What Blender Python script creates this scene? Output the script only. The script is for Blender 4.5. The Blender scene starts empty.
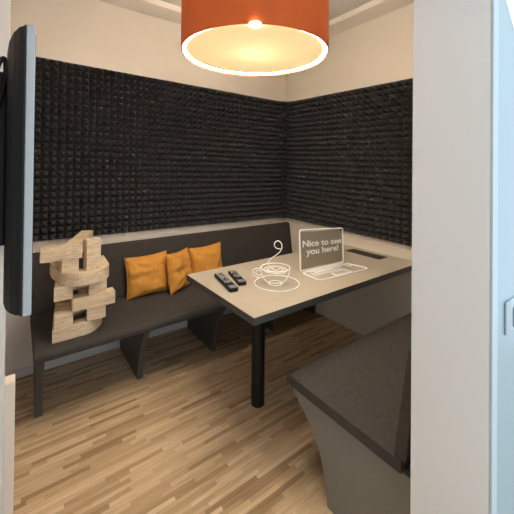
import bpy, bmesh, math, random
from mathutils import Vector, Matrix, geometry, noise
random.seed(7)
S = bpy.context.scene
COL = S.collection
PI = math.pi

# ------------------------------------------------------------------ materials
def mat(name, color, rough=.6, metal=0., spec=.5, noise_amt=0., noise_scale=30., bump=0., bump_scale=200., emis=None, emis_str=0., coords='Object'):
    m = bpy.data.materials.new(name); m.use_nodes = True
    nt = m.node_tree; b = nt.nodes['Principled BSDF']
    b.inputs['Base Color'].default_value = (*color, 1)
    b.inputs['Roughness'].default_value = rough
    b.inputs['Metallic'].default_value = metal
    b.inputs['Specular IOR Level'].default_value = spec
    if noise_amt or bump:
        tc = nt.nodes.new('ShaderNodeTexCoord')
    if noise_amt:
        n = nt.nodes.new('ShaderNodeTexNoise'); n.inputs['Scale'].default_value = noise_scale; n.inputs['Detail'].default_value = 5
        nt.links.new(tc.outputs[coords], n.inputs['Vector'])
        r = nt.nodes.new('ShaderNodeValToRGB')
        r.color_ramp.elements[0].position = .3; r.color_ramp.elements[1].position = .7
        r.color_ramp.elements[0].color = (*[c*(1-noise_amt) for c in color], 1)
        r.color_ramp.elements[1].color = (*[min(1, c*(1+noise_amt)) for c in color], 1)
        nt.links.new(n.outputs['Fac'], r.inputs['Fac']); nt.links.new(r.outputs['Color'], b.inputs['Base Color'])
    if bump:
        n2 = nt.nodes.new('ShaderNodeTexNoise'); n2.inputs['Scale'].default_value = bump_scale; n2.inputs['Detail'].default_value = 3
        nt.links.new(tc.outputs[coords], n2.inputs['Vector'])
        bp = nt.nodes.new('ShaderNodeBump'); bp.inputs['Strength'].default_value = bump; bp.inputs['Distance'].default_value = .002
        nt.links.new(n2.outputs['Fac'], bp.inputs['Height']); nt.links.new(bp.outputs['Normal'], b.inputs['Normal'])
    if emis:
        b.inputs['Emission Color'].default_value = (*emis, 1); b.inputs['Emission Strength'].default_value = emis_str
    return m

def math_node(nt, op, a, b=None):
    n = nt.nodes.new('ShaderNodeMath'); n.operation = op
    for i, v in enumerate((a, b)):
        if v is None: continue
        if isinstance(v, (int, float)): n.inputs[i].default_value = v
        else: nt.links.new(v, n.inputs[i])
    return n.outputs[0]

def parquet():
    # narrow oak lamellas running along X: every strip has a random length offset and a random tone
    m = bpy.data.materials.new('oak_strip_parquet'); m.use_nodes = True
    nt = m.node_tree; b = nt.nodes['Principled BSDF']; L = nt.links
    tc = nt.nodes.new('ShaderNodeTexCoord'); sp = nt.nodes.new('ShaderNodeSeparateXYZ'); L.new(tc.outputs['Object'], sp.inputs[0])
    row = math_node(nt, 'FLOOR', math_node(nt, 'DIVIDE', sp.outputs['Y'], .0225))
    wn = nt.nodes.new('ShaderNodeTexWhiteNoise'); wn.noise_dimensions = '1D'; L.new(row, wn.inputs['W'])
    xs = math_node(nt, 'ADD', math_node(nt, 'DIVIDE', sp.outputs['X'], .27), math_node(nt, 'MULTIPLY', wn.outputs['Value'], 7.3))
    col = math_node(nt, 'FLOOR', xs)
    cmb = nt.nodes.new('ShaderNodeCombineXYZ'); L.new(row, cmb.inputs[0]); L.new(col, cmb.inputs[1])
    w2 = nt.nodes.new('ShaderNodeTexWhiteNoise'); w2.noise_dimensions = '2D'; L.new(cmb.outputs[0], w2.inputs['Vector'])
    ramp = nt.nodes.new('ShaderNodeValToRGB'); e = ramp.color_ramp.elements
    e[0].position = 0; e[0].color = (.31, .195, .103, 1)
    e[1].position = 1; e[1].color = (.66, .50, .325, 1)
    for p, c in ((.2, (.45, .305, .172)), (.5, (.535, .38, .226)), (.8, (.60, .435, .27))):
        k = e.new(p); k.color = (*c, 1)
    L.new(w2.outputs['Value'], ramp.inputs['Fac'])
    mp = nt.nodes.new('ShaderNodeMapping'); mp.inputs['Scale'].default_value = (4, 110, 1); L.new(tc.outputs['Object'], mp.inputs['Vector'])
    n = nt.nodes.new('ShaderNodeTexNoise'); n.inputs['Scale'].default_value = 1.6; n.inputs['Detail'].default_value = 6; L.new(mp.outputs[0], n.inputs['Vector'])
    g = nt.nodes.new('ShaderNodeMapRange'); g.inputs['From Min'].default_value = .3; g.inputs['From Max'].default_value = .7
    g.inputs['To Min'].default_value = .78; g.inputs['To Max'].default_value = 1.16; L.new(n.outputs['Fac'], g.inputs['Value'])
    # seams
    fy = math_node(nt, 'FRACT', math_node(nt, 'DIVIDE', sp.outputs['Y'], .0225)); fx = math_node(nt, 'FRACT', xs)
    s1 = math_node(nt, 'GREATER_THAN', fy, .06); s2 = math_node(nt, 'GREATER_THAN', fx, .006)
    seam = math_node(nt, 'ADD', math_node(nt, 'MULTIPLY', math_node(nt, 'MULTIPLY', s1, s2), .22), .78)
    mx = nt.nodes.new('ShaderNodeVectorMath'); mx.operation = 'SCALE'; L.new(ramp.outputs['Color'], mx.inputs[0]); L.new(math_node(nt, 'MULTIPLY', g.outputs[0], seam), mx.inputs['Scale'])
    L.new(mx.outputs[0], b.inputs['Base Color'])
    b.inputs['Roughness'].default_value = .42; b.inputs['Specular IOR Level'].default_value = .35
    return m

def pine():
    m = bpy.data.materials.new('raw_pine'); m.use_nodes = True
    nt = m.node_tree; b = nt.nodes['Principled BSDF']; L = nt.links
    tc = nt.nodes.new('ShaderNodeTexCoord'); oi = nt.nodes.new('ShaderNodeObjectInfo')
    mp = nt.nodes.new('ShaderNodeMapping'); mp.inputs['Scale'].default_value = (5, 26, 60)
    off = nt.nodes.new('ShaderNodeVectorMath'); off.operation = 'ADD'
    cx = nt.nodes.new('ShaderNodeCombineXYZ'); 
    for i in range(3): L.new(oi.outputs['Random'], cx.inputs[i])
    L.new(tc.outputs['Object'], off.inputs[0]); L.new(cx.outputs[0], off.inputs[1]); L.new(off.outputs[0], mp.inputs['Vector'])
    n = nt.nodes.new('ShaderNodeTexNoise'); n.inputs['Scale'].default_value = 1; n.inputs['Detail'].default_value = 4; n.inputs['Distortion'].default_value = .8
    L.new(mp.outputs[0], n.inputs['Vector'])
    w = math_node(nt, 'FRACT', math_node(nt, 'MULTIPLY', n.outputs['Fac'], 5))
    r = nt.nodes.new('ShaderNodeValToRGB'); e = r.color_ramp.elements
    e[0].position = 0; e[0].color = (.53, .40, .26, 1); e[1].position = 1; e[1].color = (.44, .315, .19, 1)
    k = e.new(.35); k.color = (.69, .575, .42, 1); k = e.new(.8); k.color = (.62, .495, .35, 1)
    L.new(w, r.inputs['Fac']); L.new(r.outputs['Color'], b.inputs['Base Color'])
    b.inputs['Roughness'].default_value = .65; b.inputs['Specular IOR Level'].default_value = .25
    return m

def shade_mat():
    m = bpy.data.materials.new('orange_lampshade_fabric'); m.use_nodes = True
    nt = m.node_tree; b = nt.nodes['Principled BSDF']; L = nt.links
    b.inputs['Base Color'].default_value = (.52, .112, .028, 1); b.inputs['Roughness'].default_value = .7
    b.inputs['Specular IOR Level'].default_value = .2
    tc = nt.nodes.new('ShaderNodeTexCoord'); n = nt.nodes.new('ShaderNodeTexNoise'); n.inputs['Scale'].default_value = 240
    L.new(tc.outputs['Object'], n.inputs['Vector'])
    bp = nt.nodes.new('ShaderNodeBump'); bp.inputs['Strength'].default_value = .15; bp.inputs['Distance'].default_value = .001
    L.new(n.outputs['Fac'], bp.inputs['Height']); L.new(bp.outputs['Normal'], b.inputs['Normal'])
    tl = nt.nodes.new('ShaderNodeBsdfTranslucent'); tl.inputs['Color'].default_value = (.62, .10, .015, 1)
    mx = nt.nodes.new('ShaderNodeMixShader'); mx.inputs[0].default_value = .06
    L.new(b.outputs[0], mx.inputs[1]); L.new(tl.outputs[0], mx.inputs[2])
    L.new(mx.outputs[0], nt.nodes['Material Output'].inputs['Surface'])
    return m

def diffuser_mat():
    m = bpy.data.materials.new('opal_diffuser'); m.use_nodes = True
    nt = m.node_tree; L = nt.links; nt.nodes.remove(nt.nodes['Principled BSDF'])
    tl = nt.nodes.new('ShaderNodeBsdfTranslucent'); tl.inputs['Color'].default_value = (.84, .78, .60, 1)
    df = nt.nodes.new('ShaderNodeBsdfDiffuse'); df.inputs['Color'].default_value = (.80, .72, .52, 1)
    mx = nt.nodes.new('ShaderNodeMixShader'); mx.inputs[0].default_value = .5
    L.new(df.outputs[0], mx.inputs[1]); L.new(tl.outputs[0], mx.inputs[2])
    em = nt.nodes.new('ShaderNodeEmission'); em.inputs['Color'].default_value = (1, .82, .50, 1); em.inputs['Strength'].default_value = DIFF_E
    ad = nt.nodes.new('ShaderNodeAddShader'); L.new(mx.outputs[0], ad.inputs[0]); L.new(em.outputs[0], ad.inputs[1])
    L.new(ad.outputs[0], nt.nodes['Material Output'].inputs['Surface'])
    return m

def smoked():
    m = bpy.data.materials.new('smoked_clear_sheet'); m.use_nodes = True
    nt = m.node_tree; L = nt.links; b = nt.nodes['Principled BSDF']
    b.inputs['Base Color'].default_value = (.36, .31, .25, 1); b.inputs['Roughness'].default_value = .5
    t = nt.nodes.new('ShaderNodeBsdfTransparent'); t.inputs['Color'].default_value = (.62, .56, .5, 1)
    mx = nt.nodes.new('ShaderNodeMixShader'); mx.inputs[0].default_value = .22
    L.new(b.outputs[0], mx.inputs[1]); L.new(t.outputs[0], mx.inputs[2]); L.new(mx.outputs[0], nt.nodes['Material Output'].inputs['Surface'])
    return m

RING_E, DIFF_E, BULB_W, UP_W, WORLD_E = 165.0, .27, 2.0, 82., 1.85
M = dict(
    wall=mat('warm_white_paint', (.76, .69, .61), .85, noise_amt=.015, noise_scale=6, bump=.06, bump_scale=160),
    ceil=mat('ceiling_paint', (.62, .58, .53), .9, noise_amt=.02, noise_scale=4, bump=.05),
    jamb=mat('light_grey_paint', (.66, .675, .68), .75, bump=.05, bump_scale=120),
    white=mat('white_paint', (.80, .82, .84), .6, bump=.03),
    floor=parquet(), pine=pine(), shade=shade_mat(), diffuser=diffuser_mat(), smoke=smoked(),
    base=mat('grey_skirting', (.60, .60, .59), .5, bump=.03),
    foam=mat('charcoal_acoustic_foam', (.050, .049, .052), .55, spec=.45, noise_amt=.08, noise_scale=25),
    fabric=mat('dark_melange_upholstery', (.056, .050, .046), .92, spec=.2, noise_amt=.16, noise_scale=70, bump=.3, bump_scale=650),
    panel=mat('grey_laminate', (.165, .168, .156), .55, noise_amt=.04, noise_scale=40, bump=.05),
    edge=mat('dark_grey_laminate', (.062, .062, .060), .5, noise_amt=.06, noise_scale=40),
    top=mat('beige_laminate', (.42, .365, .29), .45, noise_amt=.035, noise_scale=25, bump=.03, bump_scale=400),
    black=mat('black_steel', (.007, .007, .008), .45, spec=.3, bump=.03),
    plastic=mat('black_plastic', (.006, .006, .007), .5, spec=.3, bump=.03),
    tvback=mat('black_matt_housing', (.006, .006, .007), .45, spec=.3, noise_amt=.08, noise_scale=8),
    bezel=mat('silver_bezel', (.33, .36, .375), .38, metal=.25, noise_amt=.03, noise_scale=60),
    key=mat('grey_rubber_keys', (.46, .46, .47), .6, noise_amt=.05),
    keyarea=mat('grey_key_cap', (.20, .20, .205), .5, noise_amt=.05),
    wire=mat('white_enamel_wire', (.95, .95, .94), .45, noise_amt=.01),
    pillow=mat('mustard_cotton', (.64, .295, .058), .9, spec=.15, noise_amt=.06, noise_scale=35, bump=.35, bump_scale=420),
    port=mat('dark_brown_port_cover', (.026, .021, .018), .6, spec=.25, noise_amt=.1),
    glass=mat('pale_blue_frosted_glass', (.29, .395, .435), .35, spec=.3, noise_amt=.01, noise_scale=3),
    ring=mat('lit_lamp_rim', (.9, .85, .75), .5, emis=(1, .89, .73), emis_str=RING_E, noise_amt=.01),
    glow=mat('glint_glow', (1, .95, .85), .5, emis=(1, .84, .58), emis_str=30, noise_amt=.01),  # emission for the added glint on the shade rim
    handle=mat('brushed_grey_handle', (.32, .38, .42), .4, metal=.3, noise_amt=.04),
    edgewhite=mat('pale_edge_profile', (.42, .51, .55), .5, noise_amt=.01),
    decal=mat('white_film', (.97, .97, .97), .5, noise_amt=.005),
)

# ------------------------------------------------------------------ object helpers
def link(name, me, m, parent=None, smooth=False, bevel=0, seg=2, loc=None):
    if smooth:
        for p in me.polygons: p.use_smooth = True
    me.materials.append(m)
    o = bpy.data.objects.new(name, me); COL.objects.link(o)
    if parent:
        o.parent = parent
    if loc is not None: o.location = loc
    if bevel:
        bv = o.modifiers.new('Bevel', 'BEVEL'); bv.width = bevel; bv.segments = seg; bv.limit_method = 'ANGLE'; bv.angle_limit = math.radians(35)
    return o
def obj(name, bm, m, parent=None, origin=(0, 0, 0), **k):
    """bm is in world space; the object's own origin is put at `origin` (relative to the parent for a child)."""
    base = Vector(origin)
    if parent: base = Vector(parent['_o']) if '_o' in parent else Vector((0, 0, 0))
    bmesh.ops.translate(bm, verts=bm.verts, vec=-base)
    bmesh.ops.recalc_face_normals(bm, faces=bm.faces)
    me = bpy.data.meshes.new(name); bm.to_mesh(me); bm.free()
    o = link(name, me, m, parent, **k)
    if not parent: o.location = base
    if parent and parent.type == 'MESH':
        o['_o'] = tuple(base)
    elif not parent: o['_o'] = tuple(base)
    else: o['_o'] = tuple(base)
    return o
def tag(o, label, cat, group=None):
    o['label'] = label; o['category'] = cat
    if group: o['group'] = group
    return o
def thing(name, loc, label, cat, group=None):
    o = bpy.data.objects.new(name, None); COL.objects.link(o); o.location = loc; o.empty_display_size = .1
    o['_o'] = tuple(loc)
    return tag(o, label, cat, group)
def struct(name, bm, m, parent=None, **k):
    o = obj(name, bm, m, parent, **k)
    if not parent: o['kind'] = 'structure'
    return o
def NB(): return bmesh.new()
def box(bm, x0, x1, y0, y1, z0, z1):
    vs = [bm.verts.new((x, y, z)) for z in (z0, z1) for y in (y0, y1) for x in (x0, x1)]
    for f in ((0, 1, 3, 2), (4, 5, 7, 6), (0, 1, 5, 4), (2, 3, 7, 6), (0, 2, 6, 4), (1, 3, 7, 5)):
        bm.faces.new([vs[i] for i in f])
    return vs
def bx(*a):
    b = NB(); box(b, *a); return b
def prism(bm, pts, h0, h1, axis='z', holes=()):
    """extrude a 2-D outline (with holes) along an axis; pts are (x,y) for z, (y,z) for x, (x,z) for y"""
    def P(p, h):
        return {'z': (p[0], p[1], h), 'x': (h, p[0], p[1]), 'y': (p[0], h, p[1])}[axis]
    loops = [list(pts)] + [list(h) for h in holes]
    flat = [p for l in loops for p in l]
    tris = geometry.tessellate_polygon([[Vector((p[0], p[1], 0)) for p in l] for l in loops])
    A = [bm.verts.new(P(p, h0)) for p in flat]; B = [bm.verts.new(P(p, h1)) for p in flat]
    if not holes:
        bm.faces.new(A); bm.faces.new(B)
    else:
        for t in tris:
            bm.faces.new([A[i] for i in t]); bm.faces.new([B[i] for i in t])
    s = 0
    for l in loops:
        n = len(l)
        for i in range(n):
            a, b = s+i, s+(i+1) % n
            bm.faces.new((A[a], A[b], B[b], B[a]))
        s += n
def lathe(bm, prof, c=(0, 0, 0), n=48, closed=False):
    rings = [[bm.verts.new((c[0]+r*math.cos(2*PI*i/n), c[1]+r*math.sin(2*PI*i/n), c[2]+z)) for i in range(n)] for r, z in prof]
    m = len(prof)
    for j in range(m if closed else m-1):
        a, b = rings[j], rings[(j+1) % m]
        for i in range(n): bm.faces.new((a[i], a[(i+1) % n], b[(i+1) % n], b[i]))
    if not closed:
        bm.faces.new(rings[0]); bm.faces.new(rings[-1])
def catmull(P, k=8, closed=False):
    P = [Vector(p) for p in P]; n = len(P); out = []
    for i in range(n if closed else n-1):
        g = (lambda j: P[j % n]) if closed else (lambda j: P[max(0, min(n-1, j))])
        a, b, c, d = g(i-1), g(i), g(i+1), g(i+2)
        for s in range(k):
            t = s/k
            out.append(.5*((2*b)+(c-a)*t+(2*a-5*b+4*c-d)*t*t+(-a+3*b-3*c+d)*t**3))
    if not closed: out.append(P[-1])
    return out
def tube(bm, P, r, closed=False, n=8):
    P = [Vector(p) for p in P]; N = len(P); rings = []
    up = None
    for i, p in enumerate(P):
        if closed: t = P[(i+1) % N]-P[i-1]
        else: t = P[min(N-1, i+1)]-P[max(0, i-1)]
        t.normalize()
        if up is None:
            up = Vector((0, 0, 1)) if abs(t.z) < .9 else Vector((1, 0, 0))
        u = (up-t*up.dot(t)); u.normalize(); up = u; v = t.cross(u)
        rr = r(i/max(1, N-1)) if callable(r) else r
        rings.append([bm.verts.new(p+rr*(math.cos(2*PI*k/n)*u+math.sin(2*PI*k/n)*v)) for k in range(n)])
    for i in range(N if closed else N-1):
        a, b = rings[i], rings[(i+1) % N]
        for k in range(n): bm.faces.new((a[k], a[(k+1) % n], b[(k+1) % n], b[k]))
    if not closed:
        bm.faces.new(rings[0]); bm.faces.new(rings[-1])

# ------------------------------------------------------------------ the setting
XL, YB, XR, ZC = -2.5, .02, .02, 2.85       # left wall, back wall, right wall, ceiling
YI, YO = -2.23, -2.434                       # front wall, inner and outer face
XJ = -1.469                                  # right jamb of the doorway
struct('floor', bx(XL-.12, 1.0, -3.6, YB+.12, -.06, 0), M['floor'])
struct('ceiling', bx(XL-.12, XR+.12, YO, YB+.12, ZC, ZC+.08), M['ceil'])
struct('wall_back', bx(XL-.12, XR+.12, YB, YB+.12, 0, ZC), M['wall'])
struct('wall_right', bx(XR, XR+.12, YO, YB, 0, ZC), M['wall'])
struct('wall_left', bx(XL-.12, XL, -3.2, YB, 0, ZC), M['wall'])
b = NB(); box(b, XJ, XR, YO, YI, 0, ZC); box(b, XL, XJ, YO, YI, 2.25, ZC)
struct('wall_front', b, M['jamb'], bevel=.004)
# sloped plaster coving between walls and ceiling
b = NB(); prism(b, [(YB, ZC-.10), (YB, ZC), (YB-.11, ZC), (YB-.105, ZC-.045)], XL, XR, 'x')
struct('trim_1', b, M['wall'])
b = NB(); prism(b, [(XR, ZC-.10), (XR, ZC), (XR-.11, ZC), (XR-.105, ZC-.045)], YI, YB, 'y')
struct('trim_2', b, M['wall'])
struct('baseboard_back', bx(XL, XR, YB-.012, YB, 0, .055), M['base'], bevel=.002)
struct('baseboard_right', bx(XR-.012, XR, YI, YB-.012, 0, .055), M['jamb'], bevel=.002)
struct('added_pale_panel', bx(XR-.004, XR, YI, YB-.30, .055, .70), M['jamb'])  # pale panel added to brighten the dim wall below the table
# shallow post standing against the left wall beyond the television
struct('trim_3', bx(XL, -2.464, -1.16, -1.05, 0, ZC), M['jamb'], bevel=.003)
struct('trim_4', bx(XL, -2.429, -1.05, -.98, 0, .55), M['wall'], bevel=.003)
# frosted sliding glass door hung on the outer face of the front wall
d = struct('door_1', bx(XJ+.036, .4, YO-.004, YO-.0005, .01, 2.6), M['glass'])
obj('door_edge', bx(XJ-.0005, XJ+.0355, YO-.005, YO-.0005, .01, 2.6), M['edgewhite'], d)
hb = NB(); box(hb, -1.382, -1.343, YO-.010, YO-.004, 1.015, 1.102)
obj('handle', hb, M['handle'], d, bevel=.002)
hb = NB(); box(hb, -1.341, -1.20, YO-.008, YO-.004, 1.012, 1.10)
pl = obj('handle_plate', hb, M['edgewhite'], d, bevel=.002)
hb = NB(); box(hb, -1.325, -1.21, YO-.014, YO-.008, 1.022, 1.076)
obj('lever', hb, M['handle'], pl, bevel=.002)
b = NB(); prism(b, [(-1.393, 1.93), (-1.378, 1.916), (-1.316, 1.858), (-1.20, 1.75), (-1.0, 1.6), (-1.0, 2.3), (-1.79+.1, 2.2)][:5]+[(-1.0, 2.25), (-1.41, 2.25)], YO-.0055, YO-.004, 'y')
obj('film', b, M['decal'], d)

# ------------------------------------------------------------------ acoustic foam, one sheet wrapped round the corner
def make_foam():
    R, P = .15, .05
    y0, x0 = YB-.002, XR-.002
    L1 = abs(XL)+x0-R; arc = R*PI/2
    def at(s, d):                                   # s along the wall from the left, d = distance off the wall
        if s < L1: return (XL+s, y0-d)
        if s < L1+arc:
            a = (s-L1)/R; c = (x0-R, y0-R); return (c[0]+(R-d)*math.sin(a), c[1]+(R-d)*math.cos(a))
        return (x0-d, y0-R-(s-L1-arc))
    def dz(s):
        if s < L1: return .02*(1-s/L1)+.0
        return -.0275*(s-L1)
    SL = [.004]+[i*P for i in range(1, int((L1+arc)/P)+1)]
    while SL[-1] < L1+arc+2.02: SL.append(SL[-1]+.060)
    nS = len(SL)-1; nZ = 26; zb = .902; hz = 1.306/nZ
    bm = NB()
    D0, D1 = .001, .056
    def V(s, z, d):
        x, y = at(s, d); return bm.verts.new((x, y, z+dz(s)))
    grid = [[V(SL[i], zb+j*hz, D0+random.uniform(-.001, .001)) for j in range(nZ+1)] for i in range(nS+1)]
    for i in range(nS):
        for j in range(nZ):
            g = [grid[i][j], grid[i+1][j], grid[i+1][j+1], grid[i][j+1]]
            s, z, w = (SL[i]+SL[i+1])/2, zb+(j+.5)*hz, SL[i+1]-SL[i]
            near = L1-.03 < s < L1+arc+.03
            pk = D1+random.uniform(-.003, .003)-(.006 if near else 0)
            js, jz = random.uniform(-.0015, .0015), random.uniform(-.0015, .0015)
            # pyramid rising out of a narrow groove to a small blunt tip
            prev = g
            for fr, dp in ((.72, .32), (.54, .64), (.10, 1.0)):
                a_, b_, d_ = fr*w/2, fr*hz/2, D0+(pk-D0)*dp
                t = [V(s-a_+js, z-b_+jz, d_), V(s+a_+js, z-b_+jz, d_), V(s+a_+js, z+b_+jz, d_), V(s-a_+js, z+b_+jz, d_)]
                for k in range(4): bm.faces.new((prev[k], prev[(k+1) % 4], t[(k+1) % 4], t[k]))
                prev = t
            bm.faces.new(prev)
    # rim back to the wall
    back = {}
    rim = [(i, 0) for i in range(nS+1)]+[(nS, j) for j in range(1, nZ+1)]+[(i, nZ) for i in range(nS-1, -1, -1)]+[(0, j) for j in range(nZ-1, 0, -1)]
    rv = [V(SL[i], zb+j*hz, 0) for i, j in rim]
    for k in range(len(rim)):
        (i, j), (i2, j2) = rim[k], rim[(k+1) % len(rim)]
        bm.faces.new((grid[i][j], grid[i2][j2], rv[(k+1) % len(rim)], rv[k]))
    return bm
tag(obj('acoustic_foam', make_foam(), M['foam']), 'charcoal pyramid acoustic foam sheet covering both walls above the benches', 'acoustic foam')

# ------------------------------------------------------------------ pendant lamp
LC = (-1.406, -1.325, 2.066); LR = .391; LH = .46
t = thing('pendant_lamp', LC, 'large orange drum pendant lamp with a pale diffuser hanging above the table', 'lamp')
b = NB(); lathe(b, [(LR, 0), (LR, LH), (LR-.007, LH), (LR-.007, 0)], LC, 96, closed=True)
obj('lamp_shade', b, M['shade'], t, smooth=False)
b = NB(); lathe(b, [(LR-.0072, .018), (LR-.0072, LH-.001), (LR-.009, LH-.001), (LR-.009, .018)], LC, 96, closed=True)
obj('liner', b, M['white'], t)  # unseen white lining added so light bounced in the drum stays neutral
b = NB(); lathe(b, [(LR-.0095, .20), (LR-.0095, .204)], LC, 96)
obj('added_reflector', b, M['white'], t)  # unseen plate added to part the uplight from the diffuser side
b = NB(); lathe(b, [(LR-.0075, .012), (LR-.0075, .0126), (.366, .0126), (.366, .012)], LC, 96, closed=True)
obj('light_ring', b, M['ring'], t)
b = NB(); lathe(b, [(LR-.0075, .0128), (LR-.0075, .0175), (.362, .0175), (.362, .0152), (.366, .0128)], LC, 96, closed=True)
obj('ring_light_block', b, M['white'], t)  # unseen annulus added to keep the ring's light out of the drum
b = NB(); lathe(b, [(.3645, .0105), (.3645, .015)], LC, 96)
obj('diffuser', b, M['diffuser'], t)
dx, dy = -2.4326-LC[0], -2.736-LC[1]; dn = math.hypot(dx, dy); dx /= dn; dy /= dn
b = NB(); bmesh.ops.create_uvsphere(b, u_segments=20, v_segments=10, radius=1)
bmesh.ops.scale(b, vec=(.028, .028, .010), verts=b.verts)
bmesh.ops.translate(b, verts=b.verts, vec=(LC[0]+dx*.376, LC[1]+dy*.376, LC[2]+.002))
obj('rim_glint', b, M['glow'], t, smooth=True)  # glowing blob added on the near rim as a bright glint
b = NB(); lathe(b, [(.006, LH-.02), (.006, ZC-LC[2]-.03)], LC, 12)
obj('cord', b, M['plastic'], t)
b = NB(); lathe(b, [(.06, ZC-LC[2]-.035), (.06, ZC-LC[2]-.001)], LC, 32)
obj('ceiling_cup', b, M['white'], t, bevel=.004)
b = NB()
for k in range(3):
    a = k*2*PI/3+.3; tube(b, [(LC[0], LC[1], LC[2]+LH-.02), (LC[0]+math.cos(a)*(LR-.004), LC[1]+math.sin(a)*(LR-.004), LC[2]+LH-.02)], .003)
obj('shade_spider', b, M['black'], t)
ld = bpy.data.lights.new('lamp_bulb_light', 'POINT'); ld.energy = BULB_W; ld.color = (1, .89, .73); ld.shadow_soft_size = .035
lo = bpy.data.objects.new('lamp_bulb_light', ld); COL.objects.link(lo); lo.location = (LC[0], LC[1], LC[2]+.125)
ld = bpy.data.lights.new('added_uplight', 'POINT'); ld.energy = UP_W; ld.color = (1, .89, .73); ld.shadow_soft_size = .06  # unseen uplight added in the drum for ceiling bounce
lo = bpy.data.objects.new('added_uplight', ld); COL.objects.link(lo); lo.location = (LC[0], LC[1], LC[2]+.30)

# ------------------------------------------------------------------ table
TX0, TX1, TY0, TY1 = -1.531, XR-.001, -1.512, -.760
t = thing('table', (-1.223, -1.137, 0), 'beige topped table with dark edge on one round black leg, fixed to the right wall', 'table')
obj('tabletop', bx(TX0, TX1, TY0, TY1, .7475, .75), M['top'], t)
obj('edge_band', bx(TX0-.001, TX1, TY0-.001, TY1+.001, .712, .7475), M['edge'], t)
b = NB(); lathe(b, [(.039, 0), (.041, .002), (.041, .712)], (-1.223, -1.140, 0), 40)
lg = obj('leg', b, M['black'], t); 
b = NB(); prism(b, [(-.162, -1.289), (-.046, -1.289), (-.046, -.962), (-.162, -.962)], .7495, .7515, 'z')
obj('cable_port', b, M['port'], t, bevel=.0006)

# ------------------------------------------------------------------ benches
def cushion_prof(y_front, y_back, z0, z1, r):
    s = 1 if y_back > y_front else -1
    pts = [(y_back, z0), (y_back, z1)]
    for k in range(7):
        a = PI/2*k/6; pts.append((y_front+s*(r-r*math.sin(a)), z1-r+r*math.cos(a)))
    pts += [(y_front+s*.004, z0)]
    return pts
def back_prof(y_b, y_t, th, z0, z1, s):
    # front face from (y_b,z0) to (y_t,z1); s = +1: wall is at +y
    r = .02; pts = [(y_b, z0), (y_t-s*0, z1-r)]
    for k in range(1, 6):
        a = PI/2*k/5; pts.append((y_t+s*(r-r*math.cos(a)), z1-r+r*math.sin(a)))
    pts += [(y_t+s*th, z1), (y_b+s*th, z0)]
    return pts
def leg_prof(f, foot, rear_top, rear_foot, z1):
    pts = []
    for k in range(11):
        u = k/10
        pts.append((f+(foot-f)*(1-(1-u)**2.1), z1*(1-u)))
    pts += [(rear_foot, 0), (rear_foot+(rear_top-rear_foot)*.55, z1*.5), (rear_top, z1)] if rear_foot < rear_top else [(rear_foot, 0), (rear_foot, z1)]
    return pts
t = thing('bench', (-1.17, -.4, 0), 'long dark upholstered bench along the back wall holding the mustard pillows', 'bench')
XA, XB = -2.352, XR-.008
b = NB(); prism(b, cushion_prof(-.672, -.075, .40, .455, .03), XA, XB, 'x'); obj('seat_cushion', b, M['fabric'], t, bevel=.006)
b = NB(); prism(b, back_prof(-.130, -.068, .045, .4555, .853, 1), XA, XB, 'x'); obj('backrest', b, M['fabric'], t, bevel=.005)
for x in (-2.336, -1.757, -1.18, -.60, -.045):
    full = x > -2.3
    b = NB(); prism(b, leg_prof(-.645, -.485, -.075, -.02 if full else -.425, .399), x-.001, x+.037, 'x')
    obj('leg_panel' if full else 'leg', b, M['edge'], t, bevel=.002)
b = NB(); box(b, XA+.06, XB-.02, -.32, -.28, .36, .3985); obj('seat_rail', b, M['edge'], t, bevel=.002)

t = thing('bench', (-.7, -1.9, 0), 'short dark upholstered bench in the foreground with a curved grey end panel', 'bench')
XA2, XB2 = -1.360, XR-.04
b = NB(); prism(b, cushion_prof(-1.553, -2.14, .402, .452, .02), XA2, XB2, 'x'); obj('seat_cushion', b, M['fabric'], t, bevel=.005)
b = NB(); prism(b, back_prof(-2.112, -2.160, .045, .4525, .853, -1), XA2, XB2, 'x'); obj('backrest', b, M['fabric'], t, bevel=.005)
def end_panel(x):
    pts = [(-1.560, .401)]
    pts += [(p.x, p.y) for p in catmull([(-1.560, .401, 0), (-1.603, .362, 0), (-1.653, .324, 0), (-1.711, .269, 0), (-1.766, .174, 0), (-1.797, .06, 0), (-1.803, 0, 0)], 4)][1:]
    pts += [(YI+.004, 0), (YI+.004, .80), (-2.213, .80), (-2.172, .401)]
    b = NB(); prism(b, pts, x, x+.03, 'x'); return b
obj('end_panel', end_panel(-1.345), M['panel'], t, bevel=.002)
obj('end_panel', end_panel(XR-.075), M['panel'], t, bevel=.002)

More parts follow.
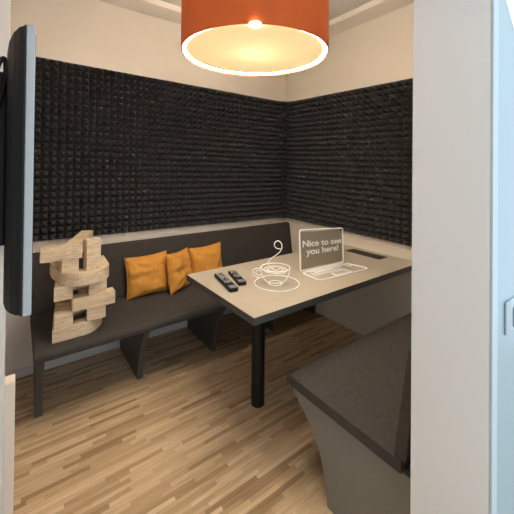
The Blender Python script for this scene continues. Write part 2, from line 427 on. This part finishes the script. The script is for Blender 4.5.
# ------------------------------------------------------------------ pillows
def pillow(label, c, yaw, lean, roll, w, h, th, seed):
    n = 26; bm = NB(); vs = {}
    rnd = Vector((seed*3.1, seed*1.7, 0))
    for side in (1, -1):
        for i in range(n+1):
            for j in range(n+1):
                u, v = 2*i/n-1, 2*j/n-1
                edge = i in (0, n) or j in (0, n)
                if edge and side == -1: vs[side, i, j] = vs[1, i, j]; continue
                x = u*w/2*(1-.075*(1-v*v)*abs(u)**2); z = v*h/2*(1-.085*(1-u*u)*abs(v)**2)
                f = max(0, (1-u**4)*(1-v**4))**.62
                wr = noise.noise(Vector((u*1.6, v*3.2, side))+rnd)*.016+noise.noise(Vector((u*5, v*5, side*2))+rnd)*.007
                # pull creases running in from the corners
                for cu, cv in ((1, 1), (-1, 1), (1, -1), (-1, -1)):
                    dd = math.hypot(u-cu, v-cv); an = math.atan2(v-cv, u-cu)
                    wr += .0075*math.sin(an*9+seed)*math.exp(-((dd-.45)/.3)**2)
                y = -side*(th/2*f)+wr*(f if not edge else .25)
                vs[side, i, j] = bm.verts.new((x, y, z))
        for i in range(n):
            for j in range(n):
                bm.faces.new([vs[side, i, j], vs[side, i+1, j], vs[side, i+1, j+1], vs[side, i, j+1]])
    # piped seam round the edge
    loop = [vs[1, i, 0] for i in range(n)]+[vs[1, n, j] for j in range(n)]+[vs[1, i, n] for i in range(n, 0, -1)]+[vs[1, 0, j] for j in range(n, 0, -1)]
    P = [v.co.copy() for v in loop]
    Mx = Matrix.Translation(c) @ Matrix.Rotation(yaw, 4, 'Z') @ Matrix.Rotation(-lean, 4, 'X') @ Matrix.Rotation(roll, 4, 'Y')
    bmesh.ops.transform(bm, matrix=Mx, verts=bm.verts)
    o = obj('pillow', bm, M['pillow'], origin=c, smooth=True)
    s = NB(); tube(s, [Mx @ p for p in P], .0035, True, 6)
    obj('seam', s, M['pillow'], o, smooth=True)
    return tag(o, label, 'pillow', 'mustard pillows on the back bench')
R_ = math.radians
pillow('mustard pillow nearest the wooden letters, leftmost of the three on the back bench', (-1.600, -.188, .607), R_(3), R_(9), R_(-1), .335, .315, .115, 1)
pillow('mustard pillow in the middle, turned sideways and overlapping the pillow on its left', (-1.350, -.220, .606), R_(33), R_(10), R_(2), .295, .315, .11, 2)
pillow('mustard pillow behind the table corner, rightmost of the three on the back bench', (-1.073, -.178, .607), R_(0), R_(9), R_(-3), .315, .315, .11, 3)

# ------------------------------------------------------------------ stack of wooden letters on the bench
T = .0767; Z0 = .4555
def arc_pts(cx, cy, rx, ry, a0, a1, n=14):
    return [(cx+rx*math.cos(R_(a0+(a1-a0)*k/n)), cy+ry*math.sin(R_(a0+(a1-a0)*k/n))) for k in range(n+1)]
def letter(level, outline, label, holes=(), h=T, z0=None, part=True):
    z = Z0+T*level if z0 is None else z0
    if level in (0, 1, 3) and z0 is None:
        outline = [(x+.11*(y+.60), y) for x, y in outline]; holes = [[(x+.11*(y+.60), y) for x, y in q] for q in holes]
    b = NB(); prism(b, outline, z+.0002, z+h, 'z', holes)
    cx = sum(p[0] for p in outline)/len(outline); cy = sum(p[1] for p in outline)/len(outline)
    o = obj('wooden_letter', b, M['pine'], origin=(cx, cy, z), bevel=.0025)
    return tag(o, label, 'letter', 'stack of big wooden letters')
yf = -.600
# 0: D, bowl to the right
D0 = [(-2.266, yf), (-2.11, yf)]+arc_pts(-2.11, -.445, .115, .155, -90, 90)[1:]+[(-2.266, -.29)]
H0 = [(-2.19, yf+.075), (-2.12, yf+.075)]+arc_pts(-2.12, -.445, .05, .08, -90, 90, 8)[1:]+[(-2.19, -.365)]
letter(0, D0, 'bottom wooden letter of the stack, a flat D lying on the bench seat', [H0])
def Hshape(xa, xb, xc, xd, y0, y1):
    m0, m1 = (y0+y1)/2-.01, (y0+y1)/2+.06
    return [(xa, y0), (xb, y0), (xb, m0), (xc, m0), (xc, y0), (xd, y0), (xd, y1), (xc, y1), (xc, m1), (xb, m1), (xb, y1), (xa, y1)]
letter(1, Hshape(-2.258, -2.164, -2.092, -1.988, -.598, -.30), 'wooden letter with two blunt arms lying directly on the bottom D')
letter(2, [(-2.168, -.606), (-1.936, -.606), (-1.936, -.53), (-2.02, -.53), (-2.02, -.31), (-2.10, -.31), (-2.10, -.53), (-2.168, -.53)],
       'wooden letter whose long bar sticks out furthest to the right of the stack')
letter(3, Hshape(-2.260, -2.166, -2.083, -1.984, -.596, -.30), 'wooden letter with two arms under the round-fronted one, above the long bar')
D4 = [(-2.255, -.40), (-2.235, -.50)]+arc_pts(-2.095, -.50, .14, .145, 180, 360, 18)[1:]+[(-1.945, -.30), (-2.03, -.30), (-2.03, -.49)]+arc_pts(-2.095, -.49, .065, .06, 0, -180, 8)[1:]+[(-2.165, -.30), (-2.26, -.30)]
letter(4, D4, 'round-fronted wooden letter carrying the upright block')
letter(5, [(-2.223, -.595), (-2.137, -.595), (-2.137, -.36), (-2.223, -.36)], 'short wooden letter block squeezed under the topmost letter, left of the upright')
letter(0, [(-2.099, -.612), (-2.019, -.598), (-2.030, -.538), (-2.110, -.552)], 'upright wooden letter standing on end at the right of the topmost one', h=.180, z0=Z0+5*T)
letter(6, [(-2.328, -.600), (-2.120, -.600), (-2.118, -.53), (-1.985, -.145), (-2.055, -.112), (-2.195, -.50), (-2.20, -.525), (-2.326, -.525)],
       'topmost wooden letter, a long bar with a slanting leg reaching back to the foam')

# ------------------------------------------------------------------ television on its wall mount (seen from behind its near edge)
t = thing('television', (-2.43, -1.58, 1.45), 'slim black television seen edge-on at the far left, silver bezel towards the doorway', 'television')
b = NB(); box(b, -2.423, -2.4095, -2.03, -1.12, 1.187, 1.709)
obj('bezel', b, M['bezel'], t, bevel=.002)
obj('screen', bx(-2.4095, -2.4085, -2.018, -1.132, 1.20, 1.697), M['plastic'], t)
obj('rear_panel', bx(-2.4265, -2.423, -2.028, -1.122, 1.188, 1.708), M['tvback'], t, bevel=.001)
b = NB()
prof = [(-2.4265, 0.0), (-2.433, .004), (-2.441, .016), (-2.448, .036), (-2.4515, .062)]
sec = []
for x, ins in prof:
    i2 = ins
    sec.append([b.verts.new(p) for p in ((x, -2.026+ins*1.0, 1.190+ins*.10), (x, -1.124-ins, 1.190+ins*.10), (x, -1.124-ins, 1.706-ins*.62), (x, -2.026+ins*1.0, 1.706-ins*.62))])
for k in range(len(sec)-1):
    for i in range(4): b.faces.new((sec[k][i], sec[k][(i+1) % 4], sec[k+1][(i+1) % 4], sec[k+1][i]))
b.faces.new(sec[-1]); b.faces.new(sec[0])
obj('back_housing', b, M['tvback'], t)
t = thing('wall_mount', (XL, -1.6, 1.5), 'black wall bracket with cable loop between the television and the left wall', 'bracket')
obj('wall_plate', bx(XL+.0005, XL+.012, -1.92, -1.25, 1.31, 1.66), M['black'], t, bevel=.002)
for y in (-1.86, -1.40):
    obj('arm', bx(XL+.012, -2.4525, y-.03, y+.03, 1.29, 1.65), M['black'], t, bevel=.003)
b = NB(); tube(b, catmull([(-2.475, -1.91, 1.60), (-2.466, -1.94, 1.645), (-2.457, -1.94, 1.665), (-2.454, -1.93, 1.64), (-2.460, -1.92, 1.60), (-2.468, -1.915, 1.56), (-2.475, -1.90, 1.5)], 8), .004)
obj('cable', b, M['plastic'], t, smooth=True)

# ------------------------------------------------------------------ remote controls
def remote(label, a, bb, w, h, rows, big):
    a, bb = Vector(a), Vector(bb); c = (a+bb)/2; L = (bb-a).length; yaw = math.atan2((bb-a).y, (bb-a).x)
    Mx = Matrix.Translation((c.x, c.y, .7502)) @ Matrix.Rotation(yaw, 4, 'Z')
    b = NB(); r = .012; o2 = []
    for sx, sy, a0 in ((1, 1, 0), (-1, 1, 90), (-1, -1, 180), (1, -1, 270)):
        o2 += arc_pts(sx*(L/2-r), sy*(w/2-r), r, r, a0, a0+90, 4)
    prism(b, o2, 0, h, 'z'); bmesh.ops.transform(b, matrix=Mx, verts=b.verts)
    root = obj('remote_control', b, M['plastic'], origin=(c.x, c.y, .75), bevel=.004)
    tag(root, label, 'remote control', 'remote controls on the table')
    b = NB(); box(b, L/2-.052, L/2-.010, -w*.36, w*.36, h, h+.0015); bmesh.ops.transform(b, matrix=Mx, verts=b.verts)
    obj('end_cover', b, M['keyarea'], root, bevel=.001)
    x = -L/2+.02
    for k in range(rows):
        for q in (-1, 0, 1):
            if random.random() < .08: continue
            kb = NB(); sx = (L-.10)/rows*.27
            box(kb, x-sx, x+sx, q*w*.28-w*.08, q*w*.28+w*.08, h, h+.003); bmesh.ops.transform(kb, matrix=Mx, verts=kb.verts)
            obj('key', kb, M['key'] if (random.random() < .72 and big) or random.random() < .35 else M['keyarea'], root)
        x += (L-.10)/rows
    return root
remote('longer black remote control with pale keys, nearest the table corner', (-1.378, -.905, 0), (-1.438, -1.195, 0), .056, .022, 9, True)
remote('shorter black remote control with darker keys, beside the drawn coffee cup', (-1.275, -.905, 0), (-1.343, -1.140, 0), .052, .020, 8, False)

# ------------------------------------------------------------------ line-art laptop of white wire
LPX0, LPX1 = -.892, -.466
t = thing('laptop', (-.67, -1.27, .75), 'white line-art outline of an open laptop greeting from its grey screen', 'laptop')
def rrect(P00, P10, P11, P01, r):
    P = [Vector(p) for p in (P00, P10, P11, P01)]; out = []
    for i in range(4):
        p = P[i]; a = (P[i-1]-p).normalized(); c = (P[(i+1) % 4]-p).normalized()
        for k in range(5):
            u = k/4; s, e = p+a*r, p+c*r
            out.append((1-u)**2*s+2*u*(1-u)*p+u*u*e)
    return out
zt_ = .7545
b = NB(); tube(b, rrect((LPX0, -1.178, zt_), (LPX1, -1.190, zt_), (-.433, -1.382, zt_), (-.907, -1.355, zt_), .035), .0042, True)
tube(b, [(LPX0-.006, -1.20, .7600), (LPX1+.004, -1.212, .7600)], .003)
obj('base_outline', b, M['wire'], t, smooth=True)
def onbase(u, v):   # u left-right, v hinge-front
    l = Vector((LPX0, -1.178, zt_)).lerp(Vector((-.907, -1.355, zt_)), v); r = Vector((LPX1, -1.190, zt_)).lerp(Vector((-.433, -1.382, zt_)), v)
    return l.lerp(r, u)
b = NB()
tube(b, [onbase(.10, .16), onbase(.90, .16), onbase(.91, .52), onbase(.095, .52)], .003, True)
tube(b, [onbase(.10, .30), onbase(.90, .30)], .0024); tube(b, [onbase(.10, .41), onbase(.90, .41)], .0024)
tube(b, [onbase(.18, .23), onbase(.80, .23)], .0024)
obj('keyboard_outline', b, M['wire'], t, smooth=True)
b = NB(); tube(b, rrect(onbase(.36, .62), onbase(.66, .62), onbase(.67, .93), onbase(.35, .93), .012), .003, True)
obj('trackpad_outline', b, M['wire'], t, smooth=True)
SA, SB, SC, SD = Vector((-.889, -1.163, .760)), Vector((-.468, -1.187, .760)), Vector((-.474, -1.183, 1.012)), Vector((-.897, -1.158, 1.038))
b = NB(); tube(b, rrect(SA, SB, SC, SD, .016), .0042, True)
fr = obj('screen_frame', b, M['wire'], t, smooth=True)
b = NB(); off = Vector((0, .003, 0))
def onscr(u, v): return SA.lerp(SB, u).lerp(SD.lerp(SC, u), v)
q = [onscr(.03, .04), onscr(.97, .04), onscr(.97, .945), onscr(.03, .945)]
A = [b.verts.new(p) for p in q]; B2 = [b.verts.new(p+off) for p in q]
b.faces.new(A); b.faces.new(B2)
for i in range(4): b.faces.new((A[i], A[(i+1) % 4], B2[(i+1) % 4], B2[i]))
sc_ = obj('screen', b, M['smoke'], t)
sc_['label'] = 'grey see-through laptop screen'
def lettering(text, u0, u1, v, hgt):
    """each word of a line is a piece of its own, spread from u0 to u1 across the screen"""
    def mesh(body):
        cu = bpy.data.curves.new('lettering', 'FONT'); cu.body = body; cu.size = 1; cu.extrude = .015; cu.bevel_depth = .020; cu.bevel_resolution = 0
        o = bpy.data.objects.new('tmp', cu); COL.objects.link(o)
        dg = bpy.context.evaluated_depsgraph_get(); me = bpy.data.meshes.new_from_object(o.evaluated_get(dg))
        bpy.data.objects.remove(o); bpy.data.curves.remove(cu)
        return me
    def xr(me):
        xs = [w.co.x for w in me.vertices]; return min(xs), max(xs)
    full = mesh(text); x0, x1 = xr(full); done = ''
    nrm = (SB-SA).cross(SD-SA).normalized(); n = nrm if nrm.y < 0 else -nrm
    base = Vector(t['_o'])
    for word in text.split(' '):
        me = mesh(word); a0, a1 = xr(me)
        end = xr(mesh((done+' '+word).strip()))[1]; done = (done+' '+word).strip()
        sh = end-a1
        for w in me.vertices:
            p = onscr(u0+(u1-u0)*(w.co.x+sh-x0)/(x1-x0), v+hgt*w.co.y)
            w.co = p+n*(.0020+.03*(w.co.z+.035))-base
        o = link('lettering', me, M['wire'], t); o['label'] = 'white word ' + word
lettering('Nice to see', .055, .945, .575, .225)
lettering('you here!', .13, .875, .375, .225)

# ------------------------------------------------------------------ line-art coffee cup and saucer of white wire
CC = (-1.168, -1.232)
def ring(cx, cy, rx, ry, z, yaw=0, n=48):
    return [(cx+rx*math.cos(2*PI*k/n)*math.cos(yaw)-ry*math.sin(2*PI*k/n)*math.sin(yaw), cy+rx*math.cos(2*PI*k/n)*math.sin(yaw)+ry*math.sin(2*PI*k/n)*math.cos(yaw), z) for k in range(n)]
b = NB(); tube(b, ring(-1.149, -1.225, .137, .137, .7535), 0.0027, True)
tag(obj('saucer', b, M['wire'], origin=(-1.149, -1.225, .75), smooth=True), 'white line-art ring of a saucer lying under the drawn cup', 'saucer')
t = thing('coffee_cup', (CC[0], CC[1], .757), 'white line-art coffee cup with rising steam, standing in its saucer ring', 'cup')
rx, ry = math.cos(.6388), -math.sin(.6388)           # sideways direction of the drawing
def cp(s, z, d=0): return (CC[0]+s*rx-d*ry*0+d*math.sin(.6388), CC[1]+s*ry+d*math.cos(.6388), z)
b = NB(); tube(b, ring(CC[0], CC[1], .088, .088, .853), 0.0029, True); obj('rim', b, M['wire'], t, smooth=True)
b = NB(); tube(b, catmull([cp(-.088, .853), cp(-.084, .82), cp(-.070, .787), cp(-.048, .764), cp(-.020, .7575), cp(.02, .7575), cp(.048, .764), cp(.070, .787), cp(.084, .82), cp(.088, .853)], 6), 0.0029)
obj('bowl_outline', b, M['wire'], t, smooth=True)
b = NB(); tube(b, ring(CC[0], CC[1], .042, .042, .7578, n=32), .003, True); obj('foot_ring', b, M['wire'], t, smooth=True)
b = NB(); tube(b, catmull([cp(-.088, .842), cp(-.118, .846), cp(-.136, .832), cp(-.130, .806), cp(-.104, .792), cp(-.074, .794)], 6), 0.0029)
tube(b, catmull([cp(-.088, .830), cp(-.110, .832), cp(-.119, .824), cp(-.114, .811), cp(-.098, .805), cp(-.079, .808)], 6), .0026)
obj('handle', b, M['wire'], t, smooth=True)
b = NB(); tube(b, ring(CC[0], CC[1], .070, .070, .838), .0024, True)
tube(b, catmull([cp(-.05, .838, 0), cp(-.03, .838, .03), cp(0, .838, -.012), cp(.03, .838, .03), cp(.05, .838, 0), cp(.02, .838, -.035), cp(0, .838, -.05), cp(-.02, .838, -.035)], 5, True), .0022, True)
obj('coffee_surface', b, M['wire'], t, smooth=True)
b = NB(); tube(b, catmull([cp(-.005, .842), cp(-.038, .862), cp(-.042, .884), cp(-.028, .905), cp(.010, .932), cp(.034, .958), cp(.038, .990), cp(.022, 1.012), cp(.000, 1.008), cp(-.008, .986), cp(.008, .968), cp(.032, .965)], 8), lambda u: .0026)
obj('steam', b, M['wire'], t, smooth=True)

# ------------------------------------------------------------------ daylight, camera, colour
W = bpy.data.worlds.new('World'); S.world = W; W.use_nodes = True
bg = W.node_tree.nodes['Background']; bg.inputs[0].default_value = (.80, .90, 1.0, 1); bg.inputs[1].default_value = WORLD_E
cam = bpy.data.cameras.new('camera'); co = bpy.data.objects.new('camera', cam); COL.objects.link(co); S.camera = co
yaw, pitch, roll = .638764, .008036, .009910
f = Vector((math.sin(yaw)*math.cos(pitch), math.cos(yaw)*math.cos(pitch), math.sin(pitch)))
r0 = Vector((math.cos(yaw), -math.sin(yaw), 0)); u0 = r0.cross(f)
r1 = math.cos(roll)*r0+math.sin(roll)*u0; u1 = -math.sin(roll)*r0+math.cos(roll)*u0
m = Matrix((r1, u1, -f)).transposed().to_4x4(); m.translation = (-2.43262, -2.73605, 1.45620); co.matrix_world = m
cam.sensor_width = 36; cam.sensor_fit = 'HORIZONTAL'; cam.lens = 322.0435/514*36
cam.shift_x = (257-256.887)/514; cam.shift_y = -(257-165.26)/514
cam.clip_start = .02
for o in S.objects:
    if '_o' in o: del o['_o']
S.view_settings.view_transform = 'Standard'; S.view_settings.look = 'None'; S.view_settings.gamma = 1; S.view_settings.use_curve_mapping = False
S.view_settings.exposure = 0.0
S.cycles.max_bounces = 10; S.cycles.diffuse_bounces = 6
try:
    S.cycles.use_denoising = True
    S.cycles.denoising_input_passes = 'RGB_ALBEDO_NORMAL'
    S.cycles.denoising_prefilter = 'ACCURATE'
except Exception: pass
